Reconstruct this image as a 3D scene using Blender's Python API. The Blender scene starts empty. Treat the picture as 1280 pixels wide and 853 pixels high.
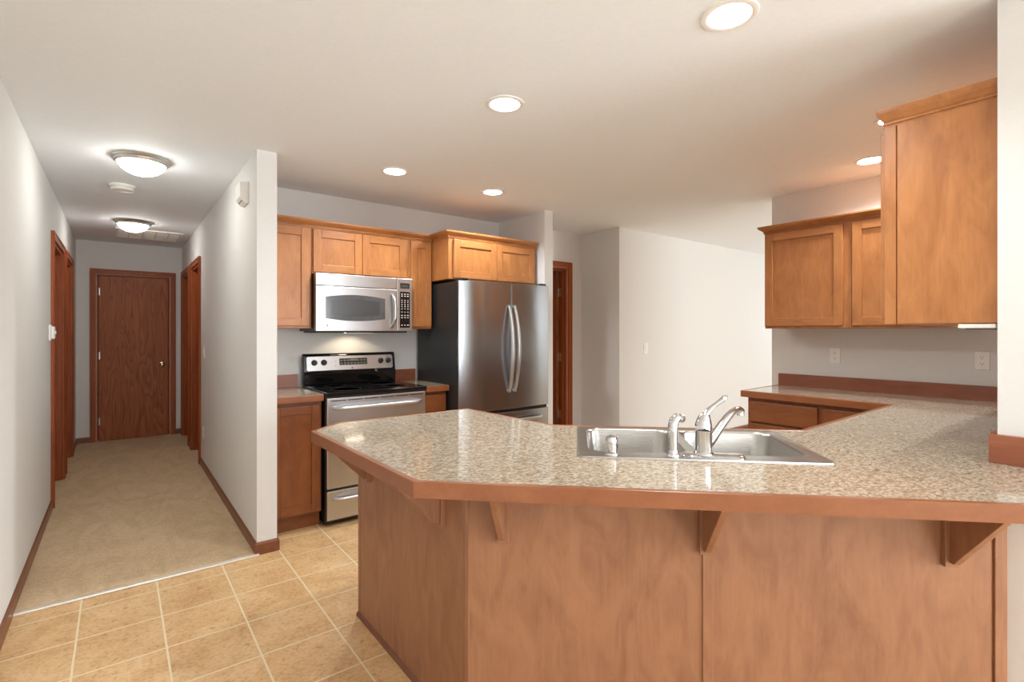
import bpy, bmesh, math, random
from mathutils import Matrix, Vector
S = bpy.context.scene
C = S.collection
R = math.radians
random.seed(4)

# ------------------------------------------------------------------ camera, world, lights, exposure
F_PX, HORIZON, YAW, EYE = 633.0, 414.9, 37.82, 1.342
cam_d = bpy.data.cameras.new('camera'); cam = bpy.data.objects.new('camera', cam_d); C.objects.link(cam)
cam_d.sensor_width = 36; cam_d.lens = F_PX / 1280 * 36
cam_d.shift_y = -(426.5 - HORIZON) / 1280
cam_d.clip_start = 0.02
cam.location = (0, 0, EYE); cam.rotation_euler = (R(90), 0, R(-YAW))
S.camera = cam
S.view_settings.view_transform = 'Standard'; S.view_settings.look = 'None'
S.view_settings.exposure = 0.38; S.view_settings.gamma = 1; S.view_settings.use_curve_mapping = False
S.cycles.max_bounces = 16; S.cycles.diffuse_bounces = 6; S.cycles.glossy_bounces = 14
S.cycles.sample_clamp_indirect = 6

W = bpy.data.worlds.new('world'); S.world = W; W.use_nodes = True
W.node_tree.nodes['Background'].inputs[0].default_value = (0.92, 0.96, 1.0, 1)
W.node_tree.nodes['Background'].inputs[1].default_value = 1.6

def area(name, loc, rot, sx, sy, power, col=(1, 1, 1)):
    l = bpy.data.lights.new(name, 'AREA'); l.shape = 'RECTANGLE'; l.size = sx; l.size_y = sy; l.energy = power; l.color = col
    o = bpy.data.objects.new(name, l); C.objects.link(o); o.location = loc; o.rotation_euler = rot
    return o
# daylight through the living-room windows (behind the camera and in the dining end)
area('window_daylight', (3.8, -4.1, 1.25), (R(108), 0, R(26)), 1.7, 1.9, 175, (0.88, 0.94, 1.0))
area('window_daylight', (.4, -4.1, 1.3), (R(104), 0, 0), 1.1, 1.8, 55, (0.88, 0.94, 1.0))  # extra lamp at an added rear window, brightening pier and left wall
area('window_daylight', (8.05, -2.6, 1.3), (R(100), 0, R(90)), 2.4, 1.9, 90, (0.92, 0.96, 1.0))
area('window_daylight', (8.05, 2.5, 1.3), (R(100), 0, R(90)), 1.4, 1.9, 3, (0.92, 0.96, 1.0))

CAN_W, CAN_COL = 42.0, (0.915, 0.965, 1.0)
DOME_E, LENS_E = 28.0, 14.0

# ------------------------------------------------------------------ materials
def srgb(r, g, b):
    def f(c):
        c /= 255
        return c / 12.92 if c <= .04045 else ((c + .055) / 1.055) ** 2.4
    return (f(r), f(g), f(b), 1)

class NT:
    def __init__(s, name):
        s.m = bpy.data.materials.new(name); s.m.use_nodes = True
        s.t = s.m.node_tree; s.b = s.t.nodes['Principled BSDF']
    def n(s, typ, **kw):
        k = s.t.nodes.new(typ)
        for a, v in kw.items():
            if a.startswith('i_'):
                k.inputs[a[2:].replace('_', ' ')].default_value = v
            else: setattr(k, a, v)
        return k
    def l(s, a, b): s.t.links.new(a, b)
    def ramp(s, fac, stops, interp='LINEAR'):
        r = s.n('ShaderNodeValToRGB'); r.color_ramp.interpolation = interp
        e = r.color_ramp.elements
        while len(e) < len(stops): e.new(.5)
        for i, (p, c) in enumerate(stops): e[i].position = p; e[i].color = c
        s.l(fac, r.inputs[0]); return r.outputs[0]
    def mix(s, fac, a, b, blend='MIX'):
        m = s.n('ShaderNodeMix', data_type='RGBA', blend_type=blend)
        for sock, v in ((m.inputs[0], fac), (m.inputs[6], a), (m.inputs[7], b)):
            if isinstance(v, (int, float)): sock.default_value = v
            elif isinstance(v, tuple): sock.default_value = v
            else: s.l(v, sock)
        return m.outputs[2]
    def coords(s, scale=(1, 1, 1), rand=True, rot=(0, 0, 0)):
        tc = s.n('ShaderNodeTexCoord'); mp = s.n('ShaderNodeMapping'); mp.inputs['Scale'].default_value = scale
        mp.inputs['Rotation'].default_value = rot
        s.l(tc.outputs['Object'], mp.inputs[0])
        if rand:
            oi = s.n('ShaderNodeObjectInfo'); mu = s.n('ShaderNodeMath', operation='MULTIPLY'); mu.inputs[1].default_value = 37.0
            s.l(oi.outputs['Random'], mu.inputs[0])
            cb = s.n('ShaderNodeCombineXYZ'); s.l(mu.outputs[0], cb.inputs[0]); s.l(mu.outputs[0], cb.inputs[1]); s.l(mu.outputs[0], cb.inputs[2])
            s.l(cb.outputs[0], mp.inputs['Location'])
        return mp.outputs[0]
    def bump(s, h, strength, dist=.002):
        b = s.n('ShaderNodeBump'); b.inputs['Strength'].default_value = strength; b.inputs['Distance'].default_value = dist
        s.l(h, b.inputs['Height']); s.l(b.outputs[0], s.b.inputs['Normal'])
    def set(s, **kw):
        for k, v in kw.items(): s.b.inputs[k.replace('_', ' ')].default_value = v
        return s.m

def plain(name, col, rough=.5, metal=0, noise=0, nscale=30, bump=0):
    t = NT(name); t.set(Roughness=rough, Metallic=metal)
    nz = t.n('ShaderNodeTexNoise', i_Scale=nscale, i_Detail=3.0); t.l(t.coords(rand=False), nz.inputs['Vector'])
    a = tuple(c * (1 - noise) for c in col[:3]) + (1,); b = tuple(min(1, c * (1 + noise)) for c in col[:3]) + (1,)
    t.l(t.ramp(nz.outputs[0], [(.35, a), (.65, b)]), t.b.inputs['Base Color'])
    if bump: t.bump(nz.outputs[0], bump)
    return t.m

def wood(name, dark, mid, light, axis='z', rough=.36, blotch=.55):
    """fine-grained stained maple: pores along the axis plus soft blotches"""
    t = NT(name); t.set(Roughness=rough)
    lo, hi = 5.0, 60
    sc = {'z': (hi, hi, lo), 'x': (lo, hi, hi), 'y': (hi, lo, hi)}[axis]
    n1 = t.n('ShaderNodeTexNoise', i_Scale=1.6, i_Detail=6.0, i_Roughness=.65); t.l(t.coords(sc), n1.inputs['Vector'])
    sc2 = {'z': (9, 9, 3.2), 'x': (3.2, 9, 9), 'y': (9, 3.2, 9)}[axis]
    n2 = t.n('ShaderNodeTexNoise', i_Scale=1.3, i_Detail=6.0, i_Roughness=.6, i_Distortion=.9); t.l(t.coords(sc2), n2.inputs['Vector'])
    g = t.ramp(n1.outputs[0], [(.15, dark), (.5, mid), (.85, light)])
    bl = t.ramp(n2.outputs[0], [(.32, dark), (.5, mid), (.68, light)])
    t.l(t.mix(blotch, g, bl), t.b.inputs['Base Color'])
    t.bump(n1.outputs[0], .04, .001)
    return t.m

MAPLE = (srgb(145, 89, 46), srgb(171, 111, 62), srgb(191, 130, 76))
maple = {a: wood('maple_' + a, *MAPLE, axis=a) for a in 'xyz'}
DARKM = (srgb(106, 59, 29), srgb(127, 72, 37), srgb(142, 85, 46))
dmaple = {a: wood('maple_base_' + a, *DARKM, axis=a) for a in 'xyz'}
PAN = (srgb(124, 83, 58), srgb(147, 102, 73), srgb(163, 117, 84))
panelw = wood('maple_panel', *PAN, axis='z', rough=.42, blotch=.6)
EDGE = (srgb(126, 73, 41), srgb(139, 84, 50), srgb(149, 94, 57))
edgew = {a: wood('maple_edge_' + a, *EDGE, axis=a, rough=.3) for a in 'xy'}
BS = (srgb(126, 70, 47), srgb(141, 81, 56), srgb(155, 94, 67))
splashw = {a: wood('maple_splash_' + a, *BS, axis=a, rough=.3) for a in 'xy'}

def oak(name, dark, mid, light, scale=1.0, cathedral=True):
    t = NT(name); t.set(Roughness=.45); t.b.inputs['Specular IOR Level'].default_value = .3
    co = t.coords((1, 1, 1))
    n1 = t.n('ShaderNodeTexNoise', i_Scale=1.0, i_Detail=6.0, i_Roughness=.7); t.l(t.coords((90, 90, 3.0)), n1.inputs['Vector'])
    if cathedral:
        mp = t.n('ShaderNodeMapping'); mp.inputs['Scale'].default_value = (6.5 * scale, 6.5 * scale, .75 * scale); t.l(co, mp.inputs[0])
        nd = t.n('ShaderNodeTexNoise', i_Scale=.9, i_Detail=1.5, i_Distortion=.3); t.l(mp.outputs[0], nd.inputs['Vector'])
        mu = t.n('ShaderNodeMath', operation='MULTIPLY'); mu.inputs[1].default_value = 22; t.l(nd.outputs[0], mu.inputs[0])
        fr = t.n('ShaderNodeMath', operation='FRACT'); t.l(mu.outputs[0], fr.inputs[0])
        a = t.ramp(fr.outputs[0], [(0, dark), (.25, mid), (.8, light), (1, dark)])
        b = t.ramp(n1.outputs[0], [(.35, dark), (.6, mid), (.75, light)])
        t.l(t.mix(.55, a, b), t.b.inputs['Base Color'])
    else:
        t.l(t.ramp(n1.outputs[0], [(.3, dark), (.55, mid), (.75, light)]), t.b.inputs['Base Color'])
    t.bump(n1.outputs[0], .06, .001)
    return t.m
OAKD = (srgb(112, 54, 20), srgb(164, 88, 40), srgb(182, 106, 52))
OAKT = (srgb(124, 60, 24), srgb(158, 80, 36), srgb(174, 96, 46))
oak_slab = oak('oak_slab', *OAKD)
oak_trim = oak('oak_trim', *OAKT, cathedral=False)
base_oak = {a: wood('oak_base_' + a, srgb(98, 54, 32), srgb(118, 68, 42), srgb(134, 80, 50), axis=a) for a in 'xyz'}

def wallpaint(name, col, bump=.25, scale=60):
    t = NT(name); t.set(Roughness=.75)
    t.b.inputs['Specular IOR Level'].default_value = .25
    nz = t.n('ShaderNodeTexNoise', i_Scale=scale, i_Detail=4.0); t.l(t.coords(rand=False), nz.inputs['Vector'])
    c2 = tuple(c * .985 for c in col[:3]) + (1,)
    t.l(t.ramp(nz.outputs[0], [(.4, c2), (.6, col)]), t.b.inputs['Base Color'])
    t.bump(nz.outputs[0], bump, .0015)
    return t.m
paint = wallpaint('wall_paint', srgb(221, 220, 217))
ceil_paint = wallpaint('ceiling_paint', srgb(238, 243, 247), .35, 45)

def tilefloor():
    t = NT('floor_tile'); t.set(Roughness=.42)
    tc = t.n('ShaderNodeTexCoord'); mp = t.n('ShaderNodeMapping'); t.l(tc.outputs['Object'], mp.inputs[0])
    mp.inputs['Location'].default_value = (-.161 + 40 * .3075, -2.597 + 60 * .302, 0)
    br = t.n('ShaderNodeTexBrick'); br.offset = 0; br.squash = 1
    br.inputs['Scale'].default_value = 1; br.inputs['Brick Width'].default_value = .3075; br.inputs['Row Height'].default_value = .302
    br.inputs['Mortar Size'].default_value = .0045; br.inputs['Mortar Smooth'].default_value = .25
    br.inputs['Color1'].default_value = (0, 0, 0, 1); br.inputs['Color2'].default_value = (1, 1, 1, 1); br.inputs['Bias'].default_value = 0
    t.l(mp.outputs[0], br.inputs['Vector'])
    n1 = t.n('ShaderNodeTexNoise', i_Scale=5.0, i_Detail=6.0, i_Roughness=.65, i_Distortion=.6); t.l(tc.outputs['Object'], n1.inputs['Vector'])
    n2 = t.n('ShaderNodeTexNoise', i_Scale=55.0, i_Detail=4.0, i_Roughness=.7); t.l(tc.outputs['Object'], n2.inputs['Vector'])
    n3 = t.n('ShaderNodeTexNoise', i_Scale=26.0, i_Detail=5.0, i_Roughness=.75); t.l(tc.outputs['Object'], n3.inputs['Vector'])
    base = t.ramp(n1.outputs[0], [(.34, srgb(189, 143, 91)), (.5, srgb(212, 172, 120)), (.66, srgb(226, 191, 144))])
    spk = t.ramp(n2.outputs[0], [(.36, srgb(170, 126, 80)), (.5, srgb(213, 177, 130)), (.66, srgb(224, 193, 151))])
    c = t.mix(.4, base, spk)
    pits = t.ramp(n3.outputs[0], [(.33, (.52, .43, .32, 1)), (.43, (1, 1, 1, 1))])
    c = t.mix(.75, c, pits, 'MULTIPLY')
    rb = t.ramp(br.outputs['Color'], [(0, (.93, .92, .9, 1)), (1, (1.0, 1.0, 1.0, 1))])
    c = t.mix(1.0, c, rb, 'MULTIPLY')
    c = t.mix(br.outputs['Fac'], c, srgb(226, 208, 172))
    t.l(c, t.b.inputs['Base Color'])
    inv = t.n('ShaderNodeMath', operation='SUBTRACT'); inv.inputs[0].default_value = 1; t.l(br.outputs['Fac'], inv.inputs[1])
    ad = t.n('ShaderNodeMath', operation='MULTIPLY_ADD'); ad.inputs[1].default_value = .12; t.l(n3.outputs[0], ad.inputs[0]); t.l(inv.outputs[0], ad.inputs[2])
    t.bump(ad.outputs[0], .35, .002)
    return t.m
tile_m = tilefloor()

def carpetm():
    t = NT('carpet_pile'); t.set(Roughness=.95); t.b.inputs['Specular IOR Level'].default_value = .1
    n1 = t.n('ShaderNodeTexNoise', i_Scale=220.0, i_Detail=3.0, i_Roughness=.8); t.l(t.coords(rand=False), n1.inputs['Vector'])
    n2 = t.n('ShaderNodeTexNoise', i_Scale=2.6, i_Detail=2.0, i_Distortion=2.0); t.l(t.coords((1.6, .7, 1), rand=False, rot=(0, 0, .4)), n2.inputs['Vector'])
    n3 = t.n('ShaderNodeTexNoise', i_Scale=38.0, i_Detail=3.0, i_Roughness=.7); t.l(t.coords(rand=False), n3.inputs['Vector'])
    a = t.ramp(n1.outputs[0], [(.3, srgb(183, 155, 121)), (.5, srgb(215, 189, 154)), (.7, srgb(237, 214, 183))])
    b = t.ramp(n2.outputs[0], [(.4, (.9, .885, .87, 1)), (.5, (.96, .95, .94, 1)), (.62, (1, 1, 1, 1))])
    d = t.ramp(n3.outputs[0], [(.35, (.88, .88, .87, 1)), (.65, (1, 1, 1, 1))])
    c = t.mix(1.0, a, b, 'MULTIPLY'); c = t.mix(1.0, c, d, 'MULTIPLY')
    t.l(c, t.b.inputs['Base Color'])
    t.bump(n1.outputs[0], .8, .004)
    return t.m
carpet_m = carpetm()

def granite():
    t = NT('granite_laminate'); t.set(Roughness=.09)
    t.b.inputs['Specular IOR Level'].default_value = .55
    co = t.coords((1, 1.6, 1), rand=False, rot=(0, 0, R(45)))
    vo = t.n('ShaderNodeTexVoronoi', i_Scale=105.0, i_Randomness=1.0); t.l(co, vo.inputs['Vector'])
    n1 = t.n('ShaderNodeTexNoise', i_Scale=52.0, i_Detail=4.0, i_Roughness=.75); t.l(co, n1.inputs['Vector'])
    n2 = t.n('ShaderNodeTexNoise', i_Scale=150.0, i_Detail=2.0); t.l(co, n2.inputs['Vector'])
    sp = t.n('ShaderNodeSeparateColor'); t.l(vo.outputs['Color'], sp.inputs[0])
    cells = t.ramp(sp.outputs[0], [(0, srgb(112, 94, 78)), (.16, srgb(142, 127, 107)), (.36, srgb(167, 152, 128)), (.6, srgb(182, 169, 147)), (.82, srgb(201, 192, 174)), (.95, srgb(146, 119, 95))], 'CONSTANT')
    cl = t.ramp(n1.outputs[0], [(.34, srgb(120, 103, 86)), (.5, srgb(170, 154, 133)), (.66, srgb(199, 188, 171))])
    c = t.mix(.5, cells, cl)
    dk = t.ramp(n2.outputs[0], [(.3, (.55, .5, .46, 1)), (.38, (1, 1, 1, 1))])
    c = t.mix(.7, c, dk, 'MULTIPLY')
    t.l(c, t.b.inputs['Base Color'])
    return t.m
granite_m = granite()

def steel(name, col=(.54, .545, .55), rough=.34, axis='x', amt=.03):
    t = NT(name); t.set(Metallic=1.0)
    hi = 900
    sc = {'x': (1.5, hi, hi), 'z': (hi, hi, 1.5)}[axis]
    nz = t.n('ShaderNodeTexNoise', i_Scale=1.0, i_Detail=3.0); t.l(t.coords(sc, rand=False), nz.inputs['Vector'])
    a = tuple(c * .97 for c in col) + (1,); b = tuple(c * 1.02 for c in col) + (1,)
    t.l(t.ramp(nz.outputs[0], [(.3, a), (.7, b)]), t.b.inputs['Base Color'])
    mr = t.n('ShaderNodeMapRange'); mr.inputs[3].default_value = rough - amt; mr.inputs[4].default_value = rough + amt
    t.l(nz.outputs[0], mr.inputs[0]); t.l(mr.outputs[0], t.b.inputs['Roughness'])
    return t.m
steel_x = steel('brushed_steel')
steel_fridge = steel('fridge_steel', (.385, .405, .425), .24)
steel_sink = steel('sink_steel', (.50, .485, .46), .28)
chrome = plain('chrome', (.70, .715, .74, 1), .06, 1.0, .02)
nickel = plain('brushed_nickel', (.55, .52, .48, 1), .3, 1.0, .04)
black_gloss = plain('black_gloss', (.006, .006, .007, 1), .06, 0, .1)
black_satin = plain('black_enamel', (.012, .012, .013, 1), .3, 0, .1)
black_side = plain('fridge_black', (.020, .021, .023, 1), .38, 0, .25, 140, .15)
dark_glass = plain('oven_glass', (.085, .088, .09, 1), .12, 0, .08)
keys_m = plain('key_print', (.55, .55, .53, 1), .5, 0, .05)
lcd_m = plain('display_glass', (.02, .028, .026, 1), .12, 0, .1)
white_pl = plain('white_plastic', srgb(236, 234, 228), .35, 0, .02)
slot_m = plain('slot_dark', (.03, .027, .025, 1), .5, 0, .1)
trim_white = plain('lamp_trim_white', srgb(238, 236, 232), .45, 0, .02)
alu = plain('threshold_metal', (.80, .76, .68, 1), .35, .6, .05)
void_m = plain('shadow_gap', (.012, .010, .009, 1), .7, 0, .1)
brass = plain('knob_brass', (.62, .56, .45, 1), .2, 1.0, .03)

def emit(name, col, e):
    t = NT(name); t.set(Roughness=.3)
    t.b.inputs['Base Color'].default_value = (.9, .9, .88, 1)
    lw = t.n('ShaderNodeTexNoise', i_Scale=12.0); t.l(t.coords(rand=False), lw.inputs['Vector'])
    c2 = tuple(c * .97 for c in col) + (1,)
    t.l(t.ramp(lw.outputs[0], [(.3, c2), (.7, tuple(col) + (1,))]), t.b.inputs['Emission Color'])
    t.b.inputs['Emission Strength'].default_value = e
    return t.m
lens_m = emit('lamp_lens', (1.0, .97, .92), LENS_E)
dome_m = emit('frosted_glass_lit', (1.0, .97, .92), DOME_E)
hoodlamp_m = emit('hood_lamp_glass', (1.0, .88, .68), 5)

# ------------------------------------------------------------------ mesh building
class MB:
    """collects shapes in world coordinates (or in a thing's own frame when local=True)"""
    def __init__(s, local=False): s.bm = bmesh.new(); s.local = local; s.mi = 0
    def _tag(s, faces):
        for f in faces: f.material_index = s.mi
    def box(s, x0, x1, y0, y1, z0, z1):
        v = [s.bm.verts.new((x, y, z)) for z in (z0, z1) for x, y in ((x0, y0), (x1, y0), (x1, y1), (x0, y1))]
        fs = [s.bm.faces.new([v[i] for i in q]) for q in ((3, 2, 1, 0), (4, 5, 6, 7), (0, 1, 5, 4), (1, 2, 6, 5), (2, 3, 7, 6), (3, 0, 4, 7))]
        s._tag(fs); return s
    def prism(s, poly, z0, z1):
        n = len(poly)
        a = sum(poly[i][0] * poly[(i + 1) % n][1] - poly[(i + 1) % n][0] * poly[i][1] for i in range(n))
        if a < 0: poly = poly[::-1]
        lo = [s.bm.verts.new((x, y, z0)) for x, y in poly]; hi = [s.bm.verts.new((x, y, z1)) for x, y in poly]
        fs = [s.bm.faces.new(lo[::-1]), s.bm.faces.new(hi)]
        for i in range(n): j = (i + 1) % n; fs.append(s.bm.faces.new((lo[i], lo[j], hi[j], hi[i])))
        s._tag(fs); return s
    def loft(s, rings, cap0=True, cap1=True, closed=True):
        vs = [[s.bm.verts.new(p) for p in r] for r in rings]; n = len(vs[0]); fs = []
        for a, b in zip(vs, vs[1:]):
            for i in range(n if closed else n - 1):
                j = (i + 1) % n; fs.append(s.bm.faces.new((a[i], a[j], b[j], b[i])))
        if cap0 and closed: fs.append(s.bm.faces.new(vs[0][::-1]))
        if cap1 and closed: fs.append(s.bm.faces.new(vs[-1]))
        s._tag(fs); return s
    def cyl(s, c, r, h, axis='z', seg=24, r2=None):
        r2 = r if r2 is None else r2; c = Vector(c)
        ax = {'x': (1, 0, 0), 'y': (0, 1, 0), 'z': (0, 0, 1)}[axis] if isinstance(axis, str) else axis
        q = Vector((0, 0, 1)).rotation_difference(Vector(ax).normalized())
        ring = lambda rr, t: [c + q @ Vector((rr * math.cos(2 * math.pi * i / seg), rr * math.sin(2 * math.pi * i / seg), t)) for i in range(seg)]
        return s.loft([ring(r, 0), ring(r2, h)])
    def lathe(s, c, prof, axis='z', seg=32, cap0=True, cap1=True):
        c = Vector(c); ax = {'x': (1, 0, 0), 'y': (0, 1, 0), 'z': (0, 0, 1)}[axis] if isinstance(axis, str) else axis
        q = Vector((0, 0, 1)).rotation_difference(Vector(ax).normalized())
        return s.loft([[c + q @ Vector((r * math.cos(2 * math.pi * i / seg), r * math.sin(2 * math.pi * i / seg), t)) for i in range(seg)] for r, t in prof], cap0, cap1)
    def tube(s, pts, rad, seg=14, flat=1.0, up=(0, 0, 1)):
        pts = [Vector(p) for p in pts]; n = len(pts); rad = rad if isinstance(rad, (list, tuple)) else [rad] * n; rings = []
        for i, p in enumerate(pts):
            t = (pts[min(i + 1, n - 1)] - pts[max(i - 1, 0)]).normalized()
            u = Vector(up); u = (u - t * u.dot(t)); u = u.normalized() if u.length > 1e-4 else t.orthogonal().normalized(); w = t.cross(u)
            rings.append([p + (w * math.cos(2 * math.pi * k / seg) + u * flat * math.sin(2 * math.pi * k / seg)) * rad[i] for k in range(seg)])
        return s.loft(rings)
    def sweep(s, prof, path, side=1):
        """profile of (out, z) swept along an XY polyline with mitred corners; side=1 puts 'out' to the left of travel"""
        P = [Vector(p[:2]) for p in path]; rings = []
        for i, p in enumerate(P):
            d0 = (p - P[i - 1]).normalized() if i else (P[1] - p).normalized()
            d1 = (P[i + 1] - p).normalized() if i < len(P) - 1 else d0
            n0 = Vector((-d0.y, d0.x)) * side; n1 = Vector((-d1.y, d1.x)) * side
            m = (n0 + n1).normalized(); m = m / max(.25, m.dot(n0))
            rings.append([(p.x + m.x * o, p.y + m.y * o, z) for o, z in prof])
        return s.loft(rings)
    def holes(s, outer, inners, z0, z1):
        """a slab with holes through it"""
        es = []; loops = []
        for lp in [outer] + inners:
            v = [s.bm.verts.new((x, y, z1)) for x, y in lp]; loops.append(v)
            es += [s.bm.edges.new((v[i], v[(i + 1) % len(v)])) for i in range(len(v))]
        r = bmesh.ops.triangle_fill(s.bm, use_beauty=True, use_dissolve=False, edges=es, normal=(0, 0, 1))
        top = [f for f in r['geom'] if isinstance(f, bmesh.types.BMFace)]
        if z0 != z1:
            ex = bmesh.ops.extrude_face_region(s.bm, geom=top, use_keep_orig=True)
            bmesh.ops.translate(s.bm, verts=[g for g in ex['geom'] if isinstance(g, bmesh.types.BMVert)], vec=(0, 0, z0 - z1))
        return s
    def xf(s, M):
        bmesh.ops.transform(s.bm, matrix=M, verts=s.bm.verts); return s
    def build(s, name, mat, parent=None, bevel=0, smooth=False, seg=2):
        me = bpy.data.meshes.new(name)
        bmesh.ops.recalc_face_normals(s.bm, faces=s.bm.faces)
        if parent is not None and not s.local:
            M = world_of(parent).inverted()
            bmesh.ops.transform(s.bm, matrix=M, verts=s.bm.verts)
        s.bm.to_mesh(me); s.bm.free()
        for m in (mat if isinstance(mat, list) else [mat]): me.materials.append(m)
        o = bpy.data.objects.new(name, me); C.objects.link(o)
        if parent is not None: o.parent = parent
        if smooth:
            for p in me.polygons: p.use_smooth = True
            es = o.modifiers.new('edges', 'EDGE_SPLIT'); es.split_angle = R(38)
        if bevel:
            b = o.modifiers.new('bevel', 'BEVEL'); b.width = bevel; b.segments = seg; b.limit_method = 'ANGLE'; b.angle_limit = R(40)
        return o

def world_of(o):
    M = Matrix.LocRotScale(o.location, o.rotation_euler, None)
    return (world_of(o.parent) @ M) if o.parent else M

def rrect(x0, x1, y0, y1, r, seg=5):
    pts = []
    for cx, cy, a0 in ((x1 - r, y1 - r, 0), (x0 + r, y1 - r, 90), (x0 + r, y0 + r, 180), (x1 - r, y0 + r, 270)):
        for k in range(seg + 1):
            a = R(a0 + 90 * k / seg); pts.append((cx + r * math.cos(a), cy + r * math.sin(a)))
    return pts

def thing(name, label, cat, loc=(0, 0, 0), rotz=0, group=None):
    o = bpy.data.objects.new(name, None); C.objects.link(o); o.empty_display_size = .05
    o.location = loc; o.rotation_euler = (0, 0, rotz); o['label'] = label; o['category'] = cat
    if group: o['group'] = group
    return o
def tag(o, label, cat, group=None):
    o['label'] = label; o['category'] = cat
    if group: o['group'] = group
    return o
def struct(o): o['kind'] = 'structure'; return o
def sroot(name, loc=(0, 0, 0), rotz=0):
    o = bpy.data.objects.new(name, None); C.objects.link(o); o.empty_display_size = .05
    o.location = loc; o.rotation_euler = (0, 0, rotz); return struct(o)

# ------------------------------------------------------------------ room
H = 2.44
XL, XP0, XP1, YP, YEND, YK = -.405, .655, .768, 3.345, 7.93, 4.127
XO, YO0, YO1, YPR = 4.226, .335, 1.972, .215        # outlet wall, pier
XS0, XS1, YS = 3.035, 3.135, 3.43                   # wall beside the fridge
YF, XR, YD = 3.50, 4.14, 4.05                       # far wall, its return, door wall
XE, YB = 8.2, -4.2                                  # outer walls of the living area

struct(MB().box(XL - .12, XE + .12, YB - .12, 5.7, -.12, 0).build('floor', tile_m))
struct(MB().box(XL - .12, XE + .12, YB - .12, YEND + .12, H, H + .12).build('ceiling', ceil_paint))
struct(MB().box(XL - .1, XP0 + .1, 5.7, YEND + .1, -.12, -.001).build('foundation_hall', slot_m))  # unseen dark foundation slab beneath the hall carpet
car = struct(MB().box(XL - .11, XP0 + .105, YP, YEND, 0, .008).build('carpet', carpet_m))
struct(MB().box(XL, XE, YB, -.6, 0, .008).build('carpet', carpet_m))  # unseen living-area carpet, added to bounce light up to the ceiling
struct(MB().box(XL, XP0 + .01, YP - .028, YP + .004, 0, .011).build('trim_2', alu, bevel=.004))

def wall_openings(name, lo, hi, plane0, plane1, axis, openings, z0=0, z1=H, mat=paint):
    """wall along x or y with rectangular openings [(a, b, zb, zt)]"""
    m = MB(); cur = lo
    def put(a, b, za, zb):
        if b - a < 1e-4 or zb - za < 1e-4: return
        if axis == 'y': m.box(plane0, plane1, a, b, za, zb)
        else: m.box(a, b, plane0, plane1, za, zb)
    for a, b, zb, zt in sorted(openings):
        put(cur, a, z0, z1); put(a, b, z0, zb); put(a, b, zt, z1); cur = b
    put(cur, hi, z0, z1)
    return struct(m.build(name, mat))

DH = 2.045
doorsL = [(5.20, 6.09), (6.36, 7.12)]
doorsR = [(6.03, 6.72), (7.03, 7.74)]
ENDX = (-.215, .525)
wall_openings('wall_left', YB - .12, YEND + .12, XL - .12, XL, 'y', [(a, b, 0, DH) for a, b in doorsL])
wall_openings('wall_hall', YP, YEND, XP0, XP1, 'y', [(a, b, 0, DH) for a, b in doorsR])
wall_openings('wall_hall_end', XL, XP0 + .113, YEND, YEND + .12, 'x', [(ENDX[0], ENDX[1], 0, DH)])
struct(MB().box(XP1, XS1, YK, YK + .11, 0, H).build('wall_kitchen', paint))
struct(MB().box(XS0, XS1, YS, YK, 0, H).build('wall_fridge', paint))
wall_openings('wall_passage', XS1 - .05, XR + .1, YD, YD + .11, 'x', [(3.16, 3.915, 0, DH)])
struct(MB().prism([(XR, YD), (XR, YF), (XE + .12, YF), (XE + .12, YF + .11), (XR + .1, YF + .11), (XR + .1, YD)], 0, H).build('wall_far', paint))
struct(MB().box(XO, XO + .115, .10, YO1, 0, H).build('wall_right', paint))
pier = MB().box(2.272, XO, YPR, YO0, 0, H); pier.box(2.105, 2.2725, YPR, YO0, 0, .868)
struct(pier.build('wall_pier', paint))
wall_openings('wall_rear', XL, XE, YB - .12, YB, 'x', [(-.15, .95, .4, 2.2), (2.9, 4.7, .3, 2.2)])
wall_openings('wall_dining', YB, YF, XE, XE + .12, 'y', [(-3.8, -1.4, .35, 2.2), (1.8, 3.2, .35, 2.2)])
struct(MB().box(2.6, 4.6, 5.4, 5.5, 0, H).build('wall_pantry', paint))
struct(MB().box(4.3, 4.4, YD + .11, 5.4, 0, H).build('wall_pantry_right', paint))
struct(MB().box(2.6, 2.7, YD + .19, 5.4, 0, H).build('wall_pantry_left', paint))
# window frames of the living area
def window(name, a, b, zb, zt, plane, axis):
    m = MB(); w = .06
    def bx(p0, p1, q0, q1):
        if axis == 'x': m.box(p0, p1, plane - .03, plane + .03, q0, q1)
        else: m.box(plane - .03, plane + .03, p0, p1, q0, q1)
    bx(a, b, zb, zb + w); bx(a, b, zt - w, zt); bx(a, a + w, zb + w, zt - w); bx(b - w, b, zb + w, zt - w); bx((a + b) / 2 - w / 2, (a + b) / 2 + w / 2, zb + w, zt - w)
    struct(m.build(name, trim_white, bevel=.004))
window('window_added', -.15, .95, .4, 2.2, YB - .06, 'x'); window('window_1', 2.9, 4.7, .3, 2.2, YB - .06, 'x'); window('window_2', -3.8, -1.4, .35, 2.2, XE + .06, 'y'); window('window_3', 1.8, 3.2, .35, 2.2, XE + .06, 'y')  # leftmost rear window is added, unseen, to bring in more light

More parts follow.
